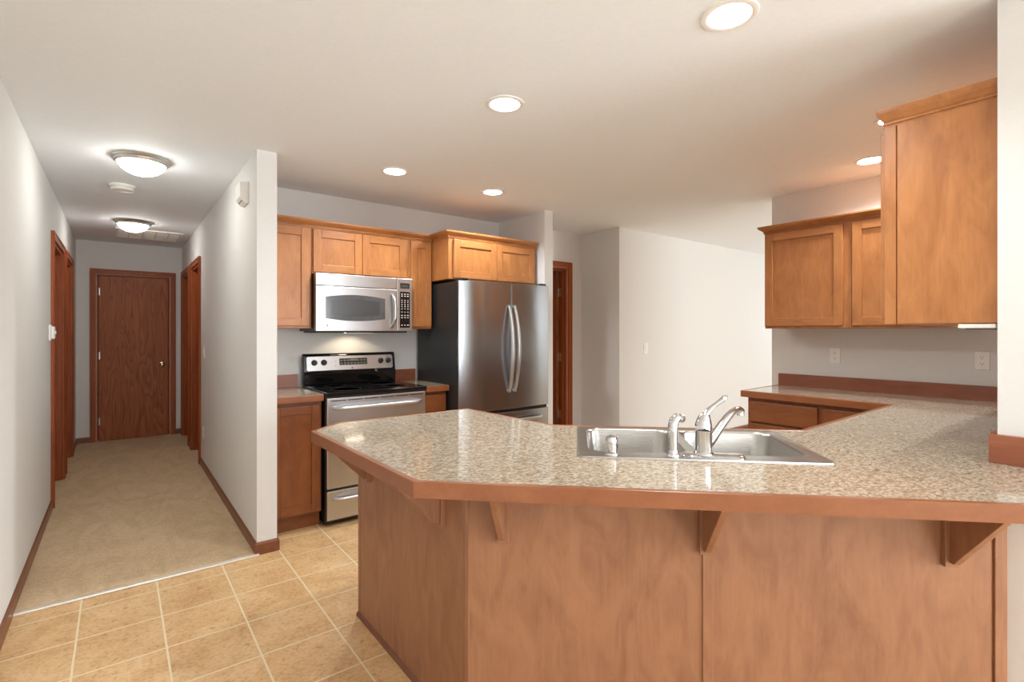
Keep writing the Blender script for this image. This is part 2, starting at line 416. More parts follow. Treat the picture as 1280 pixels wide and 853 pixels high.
# baseboards
BB = [(0, 0), (.012, 0), (.012, .062), (.007, .072), (0, .074)]
def baseboard(name, paths, ax):
    m = MB()
    for path, side in paths: m.sweep(BB, path, side)
    struct(m.build(name, base_oak[ax]))
CW, CT = .062, .018      # casing width, thickness
baseboard('baseboard_left', [([(XL, YB), (XL, doorsL[0][0] - CW)], -1), ([(XL, doorsL[0][1] + CW), (XL, doorsL[1][0] - CW)], -1), ([(XL, doorsL[1][1] + CW), (XL, YEND), (ENDX[0] - CW, YEND)], -1)], 'y')
baseboard('baseboard_hall', [([(XP0, doorsR[0][0] - CW), (XP0, YP), (XP1, YP), (XP1, 3.60)], -1), ([(ENDX[1] + CW, YEND), (XP0, YEND), (XP0, doorsR[1][1] + CW)], -1), ([(XP0, doorsR[1][0] - CW), (XP0, doorsR[0][1] + CW)], -1)], 'y')
baseboard('baseboard_far', [([(3.915 + CW, YD), (XR, YD), (XR, YF), (XE, YF)], -1)], 'x')

# doors: local frame x along the wall, y into the wall, z up
def door(name, loc, rotz, w, slab_y, knob_side=None, wt=.12, slab=True, hinges=None, hinge_y=.02, stop=True):
    r = sroot(name, loc, rotz)
    m = MB(True)
    prof = lambda x0, x1, z0, z1: m.box(x0, x1, -CT, 0, z0, z1)
    prof(-CW, -.004, .0, DH + CW); prof(w + .004, w + CW, .0, DH + CW); prof(-.004, w + .004, DH + .004, DH + CW)
    for x0, x1, z0, z1 in ((-CW, -CW + .016, 0, DH + CW), (w + CW - .016, w + CW, 0, DH + CW), (-CW + .016, w + CW - .016, DH + CW - .016, DH + CW)):
        m.box(x0, x1, -CT - .005, -CT, z0, z1)
    m.build('casing', oak_trim, r, bevel=.004)
    j = MB(True); j.box(0, .018, -.002, wt, .008, DH); j.box(w - .018, w, -.002, wt, .008, DH); j.box(.018, w - .018, -.002, wt, DH - .018, DH)
    if stop:
        sy = slab_y - .012
        if sy > .01: j.box(.018, .03, sy - .02, sy + .01, .008, DH - .018); j.box(w - .03, w - .018, sy - .02, sy + .01, .008, DH - .018); j.box(.03, w - .03, sy - .02, sy + .01, DH - .03, DH - .018)
    if slab:
        by = slab_y + .037; j.box(.018, .034, by, by + .02, .008, DH - .018); j.box(w - .034, w - .018, by, by + .02, .008, DH - .018); j.box(.034, w - .034, by, by + .02, DH - .034, DH - .018); j.box(.034, w - .034, by, by + .02, -.001, .016)  # rear stops and sill strip added to block light leaking round the slab
    j.build('jamb', oak_trim, r, bevel=.003)
    if slab:
        sl = MB(True).box(.021, w - .021, slab_y, slab_y + .036, .009, DH - .021).build('slab', oak_slab, r, bevel=.002)
        if knob_side:
            kx = .085 if knob_side < 0 else w - .085
            k = MB(True); k.lathe((kx, slab_y, .92), [(.032, 0), (.032, .006), (.013, .010), (.012, .030), (.024, .036), (.029, .048), (.026, .060), (.012, .066)], axis=(0, -1, 0))
            k.build('door_knob', brass, r, smooth=True)
    if hinges:
        for z in (.25, 1.05, 1.83):
            h = MB(True); h.cyl((hinges, hinge_y, z - .045), .007, .09, seg=12); h.box(hinges - .014, hinges + .014, hinge_y, hinge_y + .003, z - .045, z + .045)
            h.build('hinge', nickel, r)
    return r
door('door_1', (ENDX[0], YEND, 0), 0, ENDX[1] - ENDX[0], .006, 1, hinges=.019, hinge_y=-.001, stop=False)
door('door_2', (XL, doorsL[0][0], 0), R(90), doorsL[0][1] - doorsL[0][0], .075, -1)
door('door_3', (XL, doorsL[1][0], 0), R(90), doorsL[1][1] - doorsL[1][0], .075, -1)
door('door_4', (XP0, doorsR[0][1], 0), R(-90), doorsR[0][1] - doorsR[0][0], .074, 1, wt=.113)
door('door_5', (XP0, doorsR[1][1], 0), R(-90), doorsR[1][1] - doorsR[1][0], .074, 1, wt=.113)
d6 = door('door_6', (3.16, YD, 0), 0, .755, .07, wt=.11, slab=False)
m = MB(True).box(-.036, 0, .004, .70, .014, DH - .021)
lf = m.build('slab', oak_slab, d6); lf.location = (.755 - .021, .112, 0); lf.rotation_euler = (0, 0, R(4))
for z in (.42, 1.06, 1.78):
    h = MB(True); h.box(.755 - .0205, .755 - .018, .055, .112, z - .045, z + .045); h.cyl((.755 - .024, .116, z - .045), .006, .09, seg=12)
    h.build('hinge', nickel, d6)
m = MB(True)
m.lathe((-.036, .64, .92), [(.030, 0), (.030, .006), (.012, .010), (.012, .03), (.026, .04), (.026, .055), (.01, .062)], axis=(-1, 0, 0)); kn = m.build('door_knob', brass, d6, smooth=True)
kn.location = lf.location; kn.rotation_euler = lf.rotation_euler

# ------------------------------------------------------------------ cabinets (local: x right, y inward, z up; front of the body at y=0)
STILE, DT = .057, .019
def shaker(parent, x0, x1, z0, z1, W_, name='door', y=0.0):
    m = MB(True); f = y - DT
    s = min(STILE, (x1 - x0) * .3)
    m.mi = 0; m.box(x0, x0 + s, f, y - .001, z0, z1); m.box(x1 - s, x1, f, y - .001, z0, z1)
    m.mi = 1; m.box(x0 + s, x1 - s, f, y - .001, z0, z0 + s); m.box(x0 + s, x1 - s, f, y - .001, z1 - s, z1)
    d = m.build(name, [W_['z'], W_['x']], parent, bevel=.0025)
    MB(True).box(x0 + s - .004, x1 - s + .004, f + .010, y - .003, z0 + s - .004, z1 - s + .004).build('panel', W_['z'], d)
    return d
def drawer(parent, x0, x1, z0, z1, W_, y=0.0):
    return MB(True).box(x0, x1, y - DT, y - .001, z0, z1).build('drawer', W_['x'], parent, bevel=.004)
def cabinet(label, loc, rotz, w, d, z0, z1, W_, doors=(), drawers=(), toe=0, group=None, name='wall_cabinet'):
    r = thing(name, label, 'cabinet', loc, rotz, group)
    m = MB(True)
    if toe: m.box(0, w, 0, d, z0 + toe, z1)
    else: m.box(0, w, 0, d, z0, z1)
    m.build('body', W_['z'], r, bevel=.002)
    if toe: MB(True).box(0, w, .045, d, z0, z0 + toe).build('toe_kick', W_['x'], r)
    for a in doors: shaker(r, *a, W_)
    for a in drawers: drawer(r, *a, W_)
    return r
CROWN = [(0, 0), (.006, 0), (.007, .006), (.003, .008), (.010, .010), (.010, .016), (.006, .018), (.014, .022), (.022, .029), (.032, .036), (.037, .042), (.040, .047), (.040, .056), (0, .056)]
def crown(parent, path, z, mat, k=1.0, side=-1, name='crown', kv=1.0):
    m = MB(True) if parent else MB()
    m.sweep([(o * k, z + h * kv) for o, h in CROWN], path, side)
    return m.build(name, mat, parent)

UB, UT = 1.366, 2.118
YU = 3.80
# kitchen wall: tall narrow unit, unit over the microwave, narrow unit by the fridge
c1 = cabinet('tall narrow maple wall cabinet left of the microwave, partly behind the white partition', (XP1 + .002, YU, 0), 0, .335, YK - YU - .002, UB, UT, maple, [(.006, .318, UB + .018, UT - .028)], group='maple wall cabinets above the range')
c2 = cabinet('short maple wall cabinet with two doors directly over the stainless microwave', (1.106, YU, 0), 0, .766, YK - YU - .002, 1.768, UT, maple, [(.008, .372, 1.778, UT - .028), (.376, .742, 1.778, UT - .028)], group='maple wall cabinets above the range')
c3 = cabinet('very narrow maple wall cabinet between the microwave and the refrigerator', (1.873, YU, 0), 0, .212, YK - YU - .002, UB, UT, maple, [(.018, .205, UB + .018, UT - .028)], group='maple wall cabinets above the range')
tag(crown(None, [(XP1 + .003, YU), (2.088, YU)], UT - .020, maple['x']), 'long maple crown moulding along the top of the cabinets over the range', 'moulding')
# cabinet over the fridge
YC = 3.525
c4 = cabinet('deep two door maple wall cabinet on top of the stainless refrigerator', (2.090, YC, 0), 0, .918, YK - YC - .002, 1.768, UT, maple, [(.042, .470, 1.778, UT - .028), (.474, .890, 1.778, UT - .028)])
MB(True).box(-.001, .030, -.001, .004, 1.77, UT - .03).build('face_frame', maple['z'], c4)
cr = MB(True); cr.sweep([(o, UT - .02 + h) for o, h in CROWN], [(0, YU - YC - .042), (0, 0), (.918, 0)], -1); cr.build('crown', maple['x'], c4)
MB(True).box(0, .918, 0, YK - YC - .004, UT, UT + .028).build('top_board', maple['x'], c4)
# base units either side of the range
YBASE = 3.568
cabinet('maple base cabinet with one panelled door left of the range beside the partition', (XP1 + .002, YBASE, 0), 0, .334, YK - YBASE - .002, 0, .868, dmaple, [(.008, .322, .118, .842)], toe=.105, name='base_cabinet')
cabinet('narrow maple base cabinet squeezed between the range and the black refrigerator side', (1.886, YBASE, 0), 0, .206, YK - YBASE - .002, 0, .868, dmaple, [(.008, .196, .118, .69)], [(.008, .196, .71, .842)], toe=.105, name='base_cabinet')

ZT, ZU = .914, .870
def small_top(label, x0, x1):
    r = thing('worktop', label, 'worktop', ((x0 + x1) / 2, YK - .3, ZU), 0)
    MB().box(x0, x1, 3.538, YK - .001, ZU, ZT).build('slab', granite_m, r)
    MB().box(x0, x1, 3.518, 3.538, ZU - .001, ZT + .0008).build('edge_band', edgew['x'], r, bevel=.004)
    MB().box(x0, x1 - (.012 if x1 < 1.5 else 0), YK - .019, YK - .0005, ZT, ZT + .098).build('backsplash', splashw['x'], r, bevel=.002)
    return r
small_top('short speckled laminate worktop left of the range with wooden edge and backsplash', XP1 + .001, 1.106)
small_top('tiny speckled laminate worktop between the range and the refrigerator', 1.886, 2.096)

# ------------------------------------------------------------------ range
rg = thing('range', 'freestanding electric range, stainless front with black glass cooktop and backguard', 'range', (1.496, 3.80, 0))
x0, x1, yf = 1.115, 1.877, 3.50
MB().box(x0 + .003, x1 - .003, yf + .03, YK - .02, .02, .895).build('body', black_satin, rg, bevel=.003)
for xx in (x0 + .03, x1 - .03):
    for yy in (3.6, 4.02): MB().cyl((xx, yy, 0), .018, .025).build('foot', black_satin, rg)
ct = MB().box(x0 - .002, x1 + .002, yf - .012, YK - .045, .893, .925).build('cooktop', black_gloss, rg, bevel=.007, seg=3)
burner_m = plain('burner_mark', (.06, .06, .06, 1), .3)
for cx, cy, r_ in ((1.31, 3.66, .105), (1.69, 3.66, .085), (1.31, 3.92, .075), (1.69, 3.92, .10)):
    bn = MB(); bn.lathe((cx, cy, .9252), [(r_, 0), (r_, .0004), (r_ - .003, .0004), (r_ - .003, 0)], seg=48); bn.build('burner_ring', burner_m, ct)
# door with the vent slots above and a bar handle
od = MB().box(x0 + .006, x1 - .006, yf, yf + .03, .262, .884).build('oven_door', steel_x, rg, bevel=.004)
for k in range(6):
    a = x0 + .03 + k * .119; MB().box(a, a + .108, yf - .0015, yf + .004, .862, .868).build('vent_slot', void_m, od)
def bar_handle(parent, xa, xb, z, bow, r_, y, mat=steel_x, name='handle'):
    n = 20; pts = []; rr = []
    for i in range(n + 1):
        t = i / n; e = min(t, 1 - t)
        pts.append((xa + (xb - xa) * t, y - bow * min(1, (e / .07)) ** .5 - .004 * math.sin(math.pi * t), z)); rr.append(r_ * (.75 + .25 * min(1, e / .06)))
    return MB().tube(pts, rr, 14).build(name, mat, parent, smooth=True)
bar_handle(od, x0 + .05, x1 - .05, .815, .045, .014, yf)
dr = MB().box(x0 + .006, x1 - .006, yf, yf + .03, .045, .245).build('drawer', steel_x, rg, bevel=.004)
bar_handle(dr, x0 + .05, x1 - .05, .19, .038, .013, yf)
MB().box(x0 + .012, x1 - .012, yf + .014, yf + .03, .245, .262).build('gap_strip', black_satin, rg)
# backguard, leaning slightly back
bgm = MB().loft([[(x, 4.045, .925), (x, YK - .022, .925), (x, YK - .022, 1.150), (x, YK - .034, 1.170), (x, 4.078, 1.170), (x, 4.064, 1.158), (x, 4.046, 1.03), (x, 4.036, 1.01)] for x in (x0 + .002, x1 - .002)])
bg = bgm.build('backguard', black_gloss, rg, bevel=.01, seg=3)
# control panel in the plane from (4.046,1.03) to (4.064,1.158)
def bgp(x, t, off=0.0):
    a = Vector((x, 4.0465, 1.033)); b = Vector((x, 4.0635, 1.153)); n = Vector((0, -.1200, .0170)).normalized()
    return a + (b - a) * t + n * off
PR = rrect(x0 + .028, x1 - .028, 0.02, .98, .018)
m = MB(); 
def bgring(pts, off): return [bgp(px, 0, off) + (bgp(px, 1) - bgp(px, 0)) * ty for px, ty in pts]
def rr2(xa, xb, ta, tb, r_):   # rounded rect in x and t (t scaled to metres by .121)
    return [(px, tz / .1212) for px, tz in rrect(xa, xb, ta * .1212, tb * .1212, r_)]
cpp = rr2(x0 + .028, x1 - .028, .03, .95, .014)
m.loft([bgring(cpp, -.002), bgring(cpp, .004)]); cp = m.build('control_panel', steel_x, bg)
m = MB(); dp = rr2(1.395, 1.625, .34, .78, .003); m.loft([bgring(dp, .003), bgring(dp, .0055)]); ds = m.build('display', lcd_m, bg)
m = MB()
for r_ in range(2):
    for k in range(8):
        if r_ == 1 and k in (3, 4): 
            continue
        q = rr2(1.402 + k * .0275, 1.402 + k * .0275 + .019, .40 + r_ * .2, .40 + r_ * .2 + .1, .002); m.loft([bgring(q, .005), bgring(q, .0062)])
q = rr2(1.480, 1.538, .60, .74, .002); m.loft([bgring(q, .005), bgring(q, .0062)])
m.build('touch_pad', plain('pad_grey', (.12, .12, .12, 1), .4), bg)
nrm = (bgp(0, 0, 1) - bgp(0, 0, 0))
for kx, kt in ((x0 + .085, .55), (x0 + .158, .55), (x1 - .135, .55), (x1 - .068, .55)):
    k = MB(); k.lathe(bgp(kx, kt, .003), [(.0235, 0), (.0225, .008), (.019, .010), (.018, .024), (.015, .027)], axis=nrm, seg=28)
    kn = k.build('knob', black_satin, bg, smooth=True)
    m = MB(); a = bgp(kx, kt, .030); m.box(a.x - .004, a.x + .004, a.y - .006, a.y + .012, a.z - .019, a.z + .019); m.build('grip', black_satin, kn, bevel=.002)
m = MB(); m.lathe(bgp(1.497, .13, .003), [(.006, 0), (.006, .002), (.005, .0025)], axis=nrm, seg=20); m.build('emblem', slot_m, bg)
for kx, kt, kr in ((x1 - .075, .83, .004), (1.365, .30, .003), (1.365, .62, .003)):
    m = MB(); m.lathe(bgp(kx, kt, .003), [(kr, 0), (kr, .002)], axis=nrm, seg=12); m.build('indicator', slot_m, bg)

# ------------------------------------------------------------------ microwave
mw = thing('microwave', 'stainless over the range microwave hung under the short cabinet', 'microwave', (1.487, 3.9, 1.345))
a0, a1, my, mz0, mz1 = 1.110, 1.868, 3.715, 1.346, 1.765
MB().box(a0, a1, my + .03, YK - .003, mz0, mz1).build('body', black_satin, mw, bevel=.003)
MB().box(a0 + .02, a1 - .02, my + .06, YK - .05, mz0 - .012, mz0 + .002).build('underside', slot_m, mw)
MB().box(1.36, 1.56, my + .055, my + .085, mz0 - .019, mz0 - .011).build('lamp_strip', white_pl, mw, bevel=.002)
lm = MB().box(1.40, 1.54, my + .16, my + .24, mz0 - .015, mz0 - .011).build('hood_lamp', hoodlamp_m, mw)
xd = 1.735
MB().box(a0, xd - .002, my, my + .032, mz1 - .088, mz1).build('vent_panel', steel_x, mw, bevel=.004)
# door: steel frame with a bowed window
dm = MB().box(a0, xd - .002, my, my + .032, mz0, mz1 - .091).build('door', steel_x, mw, bevel=.004)
def winpts(xa, xb, za, zb, sag, n=16):
    top = [(xa + (xb - xa) * i / n, zb - sag + sag * math.sin(math.pi * i / n)) for i in range(n + 1)]
    bot = [(xb - (xb - xa) * i / n, za + sag * .9 - sag * .9 * math.sin(math.pi * i / n)) for i in range(n + 1)]
    return top + bot
wp = winpts(a0 + .070, xd - .100, mz0 + .075, mz1 - .148, .020)
m = MB().loft([[(px, my - .0012, pz) for px, pz in wp], [(px, my + .006, pz) for px, pz in wp]]); m.build('window', dark_glass, dm)
ip = winpts(a0 + .115, xd - .145, mz0 + .108, mz1 - .180, .016)
m = MB().loft([[(px, my - .0018, pz) for px, pz in ip], [(px, my + .004, pz) for px, pz in ip]]); m.build('window_screen', plain('mw_mesh', (.055, .057, .058, 1), .25, 0, .2, 400), dm)
pts = []; rr = []
for i in range(21):
    t = i / 20; e = min(t, 1 - t); pts.append((xd - .047 + .014 * math.sin(math.pi * t), my - .042 * min(1, e / .22) ** .6, mz0 + .03 + (mz1 - .125 - mz0 - .03) * t)); rr.append(.010 + .006 * math.sin(math.pi * t))
MB().tube(pts, rr, 14, up=(1, 0, 0)).build('handle', steel_x, dm, smooth=True)
m = MB().cyl((a0 + .082, my + .001, mz0 + .042), .006, .0025, axis=(0, -1, 0), seg=16)
m.box(a0 + .097, a0 + .108, my - .001, my + .002, mz0 + .040, mz0 + .043).box(a0 + .112, a0 + .128, my - .001, my + .002, mz0 + .040, mz0 + .043); m.build('emblem', slot_m, dm)
cpn = MB().box(xd + .001, a1, my, my + .032, mz0, mz1).build('control_panel', steel_x, mw, bevel=.004)
MB().box(xd + .026, a1 - .026, my - .002, my + .004, mz1 - .080, mz1 - .036).build('display', lcd_m, cpn)
MB().box(xd + .024, a1 - .024, my - .002, my + .004, mz0 + .028, mz1 - .105).build('keypad', black_gloss, cpn)
m = MB()
rows = [.295, .279, .246, .230, .212, .196, .178, .152, .126, .108, .048]
for i, zz in enumerate(rows):
    for k in range(3):
        w_ = .006 if 2 <= i <= 7 else .009
        cx = xd + .041 + k * .0255
        m.box(cx - w_ * .7, cx + w_ * .7, my - .0027, my, mz0 + zz - .0035, mz0 + zz + .0035)
m.build('key_marks', keys_m, cpn)
m = MB()
m.box(xd + .04, xd + .092, my - .0026, my, mz1 - .064, mz1 - .056); m.build('display_digits', plain('lcd_digits', (.06, .10, .09, 1), .4), cpn)
sp = bpy.data.lights.new('hood_light', 'SPOT'); sp.energy = 2.2; sp.color = (1, .82, .58); sp.spot_size = R(130); sp.shadow_soft_size = .04
o = bpy.data.objects.new('hood_light', sp); C.objects.link(o); o.parent = mw; o.location = (0.0, my + .22 - 3.9, -.03); o.rotation_euler = (R(22), 0, 0)

# ------------------------------------------------------------------ refrigerator
fr = thing('refrigerator', 'french door refrigerator with stainless doors, black sides and bottom freezer drawer', 'refrigerator', (2.56, 3.75, 0))
fx0, fx1, fy = 2.100, 3.010, 3.335
MB().box(fx0 + .004, fx1 - .004, fy + .082, YK - .045, .015, 1.742).build('body', black_side, fr, bevel=.004)
def curved_front(xa, xb, z0, z1, name, par):
    """gently bowed door whose outer ends roll back"""
    n = 40; cx = (fx0 + fx1) / 2; hw = (fx1 - fx0) / 2
    front = []
    for i in range(n + 1):
        x = xa + (xb - xa) * i / n; u = (x - cx) / hw
        a = abs(u); e = max(0, a - .5); bow = hw * (.025 * a * a + (.36 if u < 0 else .05) * e * e)
        front.append((x, fy + bow))
    poly = front + [(xb, fy + .072), (xa, fy + .072)]
    m = MB().prism(poly, z0, z1); o = m.build(name, steel_fridge, par, bevel=.003)
    return o
xm = 2.583
d1 = curved_front(fx0, xm - .003, .702, 1.748, 'door', fr)
d2 = curved_front(xm + .003, fx1, .702, 1.748, 'door', fr)
dz = curved_front(fx0, fx1, .10, .676, 'freezer_drawer', fr)
MB().box(fx0 + .01, fx1 - .01, fy + .03, fy + .082, .676, .702).build('gap_strip', black_satin, fr)
MB().box(fx0 + .01, fx1 - .01, fy + .05, fy + .09, .02, .098).build('base_grille', black_satin, fr, bevel=.003)
MB().box(xm - .003, xm + .003, fy + .02, fy + .08, .704, 1.745).build('door_seal', black_satin, fr)
for d_, sx in ((d1, -1), (d2, 1)):
    pts = []; rr = []
    for i in range(29):
        t = i / 28; z = .852 + (1.552 - .852) * t; b = math.sin(math.pi * t)
        pts.append((xm + sx * (.028 + .004 * b), fy - .010 - .055 * b ** .8, z)); rr.append(.012 + .004 * b)
    MB().tube(pts, rr, 14, up=(1, 0, 0)).build('handle', steel_x, d_, smooth=True)
    for z in (.852, 1.552): MB().cyl((xm + sx * .028, fy + .008, z), .013, .026, axis=(0, -1, 0), seg=16).build('handle_mount', steel_x, d_)
bar_handle(dz, fx0 + .09, fx1 - .09, .610, .05, .014, fy + .006)
for sx, xx in ((1, fx0 + .045), (-1, fx1 - .045)):
    m = MB().box(xx - .035, xx + .035, fy + .03, fy + .14, 1.744, 1.766); m.build('hinge_cap', black_satin, fr, bevel=.007)
m = MB().box(2.900, 2.908, fy + .010, fy + .016, 1.678, 1.704)
m.box(2.910, 2.962, fy + .012, fy + .018, 1.680, 1.686)
for k in range(4): m.box(2.912 + k * .0125, 2.919 + k * .0125, fy + .0125, fy + .018, 1.689, 1.700)
m.build('badge', plain('badge_metal', (.85, .85, .84, 1), .2, .3), d2)
for xx in (fx0 + .06, fx1 - .06):
    for yy in (fy + .14, 4.0): MB().cyl((xx, yy, 0), .02, .02).build('foot', black_satin, fr)

# ------------------------------------------------------------------ right-hand cabinets (they face the kitchen, towards -X)
rc = cabinet('two door maple wall cabinet on the wall above the electrical outlets', (XO - .332, 1.868, 0), R(-90), 1.20, .330, UB, 2.104, maple,
             [(.006, .530, UB + .018, 2.078), (.585, 1.10, UB + .018, 2.078)])
crown(rc, [(0, .329), (0, 0), (1.20, 0)], 2.082, maple['x'], 1.0, -1)
# big cabinet on the pier wall: it faces +Y
bc = cabinet('large maple wall cabinet with blank side panel hung beside the white pier', (3.60, .655, 0), R(180), 1.285, .318, 1.37, 2.135, maple,
             [(.35, .80, 1.388, 2.105), (.82, 1.27, 1.388, 2.105)])
crown(bc, [(.30, 0), (1.285, 0), (1.285, .318)], 2.118, maple['x'], .56, -1, kv=1.18)
MB(True).box(1.285, 1.292, .040, .318, 1.372, 2.12).build('side_panel', maple['z'], bc, bevel=.0015)
MB(True).box(1.284, 1.291, 0, .036, 1.371, 2.12).build('face_frame', maple['z'], bc, bevel=.0015)
ul = thing('under_cabinet_light', 'slim white light fixture under the large cabinet beside the pier', 'light', (2.62, .42, 1.352))
MB().box(2.312, 2.92, .345, .442, 1.354, 1.3695).build('housing', white_pl, ul, bevel=.003)
MB().box(2.36, 2.88, .365, .43, 1.351, 1.3545).build('diffuser', slot_m, ul)
# base unit under the right-hand counter
XB = 3.618
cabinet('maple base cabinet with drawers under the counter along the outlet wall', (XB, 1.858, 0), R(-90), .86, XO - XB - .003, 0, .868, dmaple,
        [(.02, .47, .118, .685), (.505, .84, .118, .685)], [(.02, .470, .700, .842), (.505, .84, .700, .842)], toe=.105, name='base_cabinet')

# ------------------------------------------------------------------ peninsula
q2 = math.sqrt(.5)
PB = [(.907, 1.4055), (.907, 2.342), (1.505, 2.342), (1.545, 1.735), (2.345, .99), (XB - .003, .99), (XB - .003, .338), (2.10, .338), (2.0305, .2815)]
pb = thing('peninsula_base', 'maple panelled base of the angled kitchen peninsula with flat outer panels', 'cabinet', (1.5, 1.3, 0))
MB().prism(PB, 0, .715).sweep([(0, .715), (.018, .715), (.018, .868), (0, .868)], PB + PB[:1], -1).build('body', panelw, pb)
def rot45(m): return m
# outer panels: the left one along x=.905 and two on the 45 degree face
def on45(u0, u1, z0, z1, out0, out1):
    """box on the diagonal face x+y=2.31: u measured along the face to the right (towards +x,-y), out away from it"""
    c = Vector((.905, 1.405)); du = Vector((q2, -q2)); dn = Vector((-q2, -q2))
    return [tuple(c + du * u + dn * o) for u, o in ((u0, out0), (u1, out0), (u1, out1), (u0, out1))]
L45 = 1.592
MB().box(.8995, .9075, 1.425, 2.345, .004, .868).build('panel', panelw, pb, bevel=.001)
m = MB().prism(on45(.004, .752, .004, .868, -.002, .0045), .004, .868); m.build('panel', panelw, pb, bevel=.001)
m = MB().prism(on45(.752, 1.548, .004, .868, -.002, .0045), .004, .868); m.build('panel', panelw, pb, bevel=.001)
m = MB().prism(on45(.742, .774, 0, 0, .004, .010), .004, .868); m.build('batten', panelw, pb, bevel=.0015)
m = MB().prism([(.8985, 1.408), (.8985, 1.428), (.91, 1.428), (.9125, 1.400), (.9035, 1.3955)], .0, .868); m.build('corner_post', panelw, pb, bevel=.0015)
m = MB().prism(on45(1.556, 1.578, 0, 0, -.01, .007), .0, .868); m.build('stile', panelw, pb, bevel=.002)
m = MB().prism(on45(1.578, 1.592, 0, 0, -.01, .003), .0, .868); m.build('edge_strip', panelw, pb, bevel=.002)
MB().box(.897, .91, 2.325, 2.349, 0, .868).build('edge_strip', panelw, pb, bevel=.002)
m = MB(); m.sweep([(0, 0), (.013, 0), (.012, .008), (.006, .016), (0, .018)], [(.8995, 2.345), (.8995, 1.407), (2.022, .2845)], -1); m.build('base_trim', base_oak['y'], pb)

# counter top, one continuous piece with the sink cut out
CB = dict(A1=(.664, 2.243), A2=(.822, 2.379), B=(1.529, 2.372), Cc=(1.567, 1.725), E=(2.333, .964), Fp=(3.592, .980), G=(3.592, 1.888), Hh=(XO - .001, 1.912))
Dp = (.673, 1.313); R1 = (1.930, .056)
outline = [CB['A1'], CB['A2'], CB['B'], CB['Cc'], CB['E'], CB['Fp'], CB['G'], CB['Hh'], (XO - .001, YO0 + .001), (2.271, YO0 + .001), (2.271, .056), R1, Dp]
# sink frame: u along the front of the sink, v towards the kitchen
SC = Vector((1.7185, 1.126)); SU = Vector((q2, -q2)); SV = Vector((q2, q2))
def sk(u, v): p = SC + SU * u + SV * v; return (p.x, p.y)
SW, SD = .830, .550
def skr(u0, u1, v0, v1, r_, seg=5): return [sk(u, v) for u, v in rrect(u0, u1, v0, v1, r_, seg)]
wt = thing('worktop', 'large speckled laminate worktop of the peninsula and outlet wall with wooden edge', 'worktop', (1.6, 1.3, ZU))
MB().holes(outline, [skr(-SW / 2 + .02, SW / 2 - .02, -SD / 2 + .02, SD / 2 - .02, .03)], ZU, ZT).build('slab', granite_m, wt)
EB = [(-.012, ZU - .001), (.008, ZU - .001), (.009, ZU + .002), (.009, ZT - .003), (.006, ZT + .0012), (-.010, ZT + .0012), (-.012, ZT)]
def band(path, side=-1):
    m = MB(); m.sweep(EB, path, side); return m.build('edge_band', edgew['x'], wt)
band([CB['A2'], CB['A1'], Dp, R1, (2.271, .056)], 1)
m = MB(); m.sweep(EB, [CB['A2'], CB['B'], CB['Cc'], CB['E'], CB['Fp'], CB['G'], CB['Hh']], 1); m.build('edge_band', edgew['y'], wt)
m = MB().box(XO - .020, XO - .0005, YO0 + .021, 1.912, ZT, ZT + .093).build('backsplash', splashw['y'], wt, bevel=.002)
m = MB().box(2.29, XO - .0205, YO0 + .0005, YO0 + .0195, ZT, ZT + .093).build('backsplash', splashw['x'], wt, bevel=.002)
m = MB().box(2.252, 2.2715, .10, YO0 + .019, ZT, ZT + .093).build('backsplash', splashw['y'], wt, bevel=.002)

# sink
sk_t = thing('sink', 'double bowl stainless steel drop-in sink set at an angle in the peninsula', 'sink', (SC.x, SC.y, ZT), R(-45))
bowlL = (-SW / 2 + .040, -.030, -SD / 2 + .090, SD / 2 - .038)
bowlR = (.008, SW / 2 - .040, -SD / 2 + .090, SD / 2 - .038)
m = MB(True)
m.holes(rrect(-SW / 2 + .006, SW / 2 - .006, -SD / 2 + .006, SD / 2 - .006, .022), [rrect(*bowlL, .055, 8), rrect(*bowlR, .055, 8)], .0035, .0035)
out = rrect(-SW / 2 + .006, SW / 2 - .006, -SD / 2 + .006, SD / 2 - .006, .022); lip = rrect(-SW / 2, SW / 2, -SD / 2, SD / 2, .026); mid = rrect(-SW / 2 + .001, SW / 2 - .001, -SD / 2 + .001, SD / 2 - .001, .026)
m.loft([[(x, y, .0035) for x, y in out], [(x, y, .0058) for x, y in mid], [(x, y, .0006) for x, y in lip]], False, False)
bmesh.ops.remove_doubles(m.bm, verts=m.bm.verts, dist=.0002)
m.build('deck', steel_sink, sk_t, smooth=True)
for bw in (bowlL, bowlR):
    m = MB(True)
    rings = []
    for ins, z, rr_ in ((0, .0035, .055), (.004, -.001, .055), (.006, -.008, .055), (.010, -.13, .06), (.018, -.155, .065), (.034, -.172, .065), (.06, -.178, .055), (.11, -.181, .03)):
        rings.append([(x, y, z) for x, y in rrect(bw[0] + ins, bw[1] - ins, bw[2] + ins, bw[3] - ins, rr_, 8)])
    m.loft(rings, False, True)
    b = m.build('bowl', steel_sink, sk_t, smooth=True)
    cx, cy = (bw[0] + bw[1]) / 2, (bw[2] + bw[3]) / 2
    m = MB(True).lathe((cx, cy, -.181), [(.055, 0), (.053, .004), (.044, .004), (.040, .001), (.012, .001), (.010, .012), (.006, .014)]); m.build('strainer', chrome, b, smooth=True)

def deck(u, v, z=0): p = sk(u, v); return Vector((p[0], p[1], ZT + .0035 + z))
VF = -SD / 2 + .052
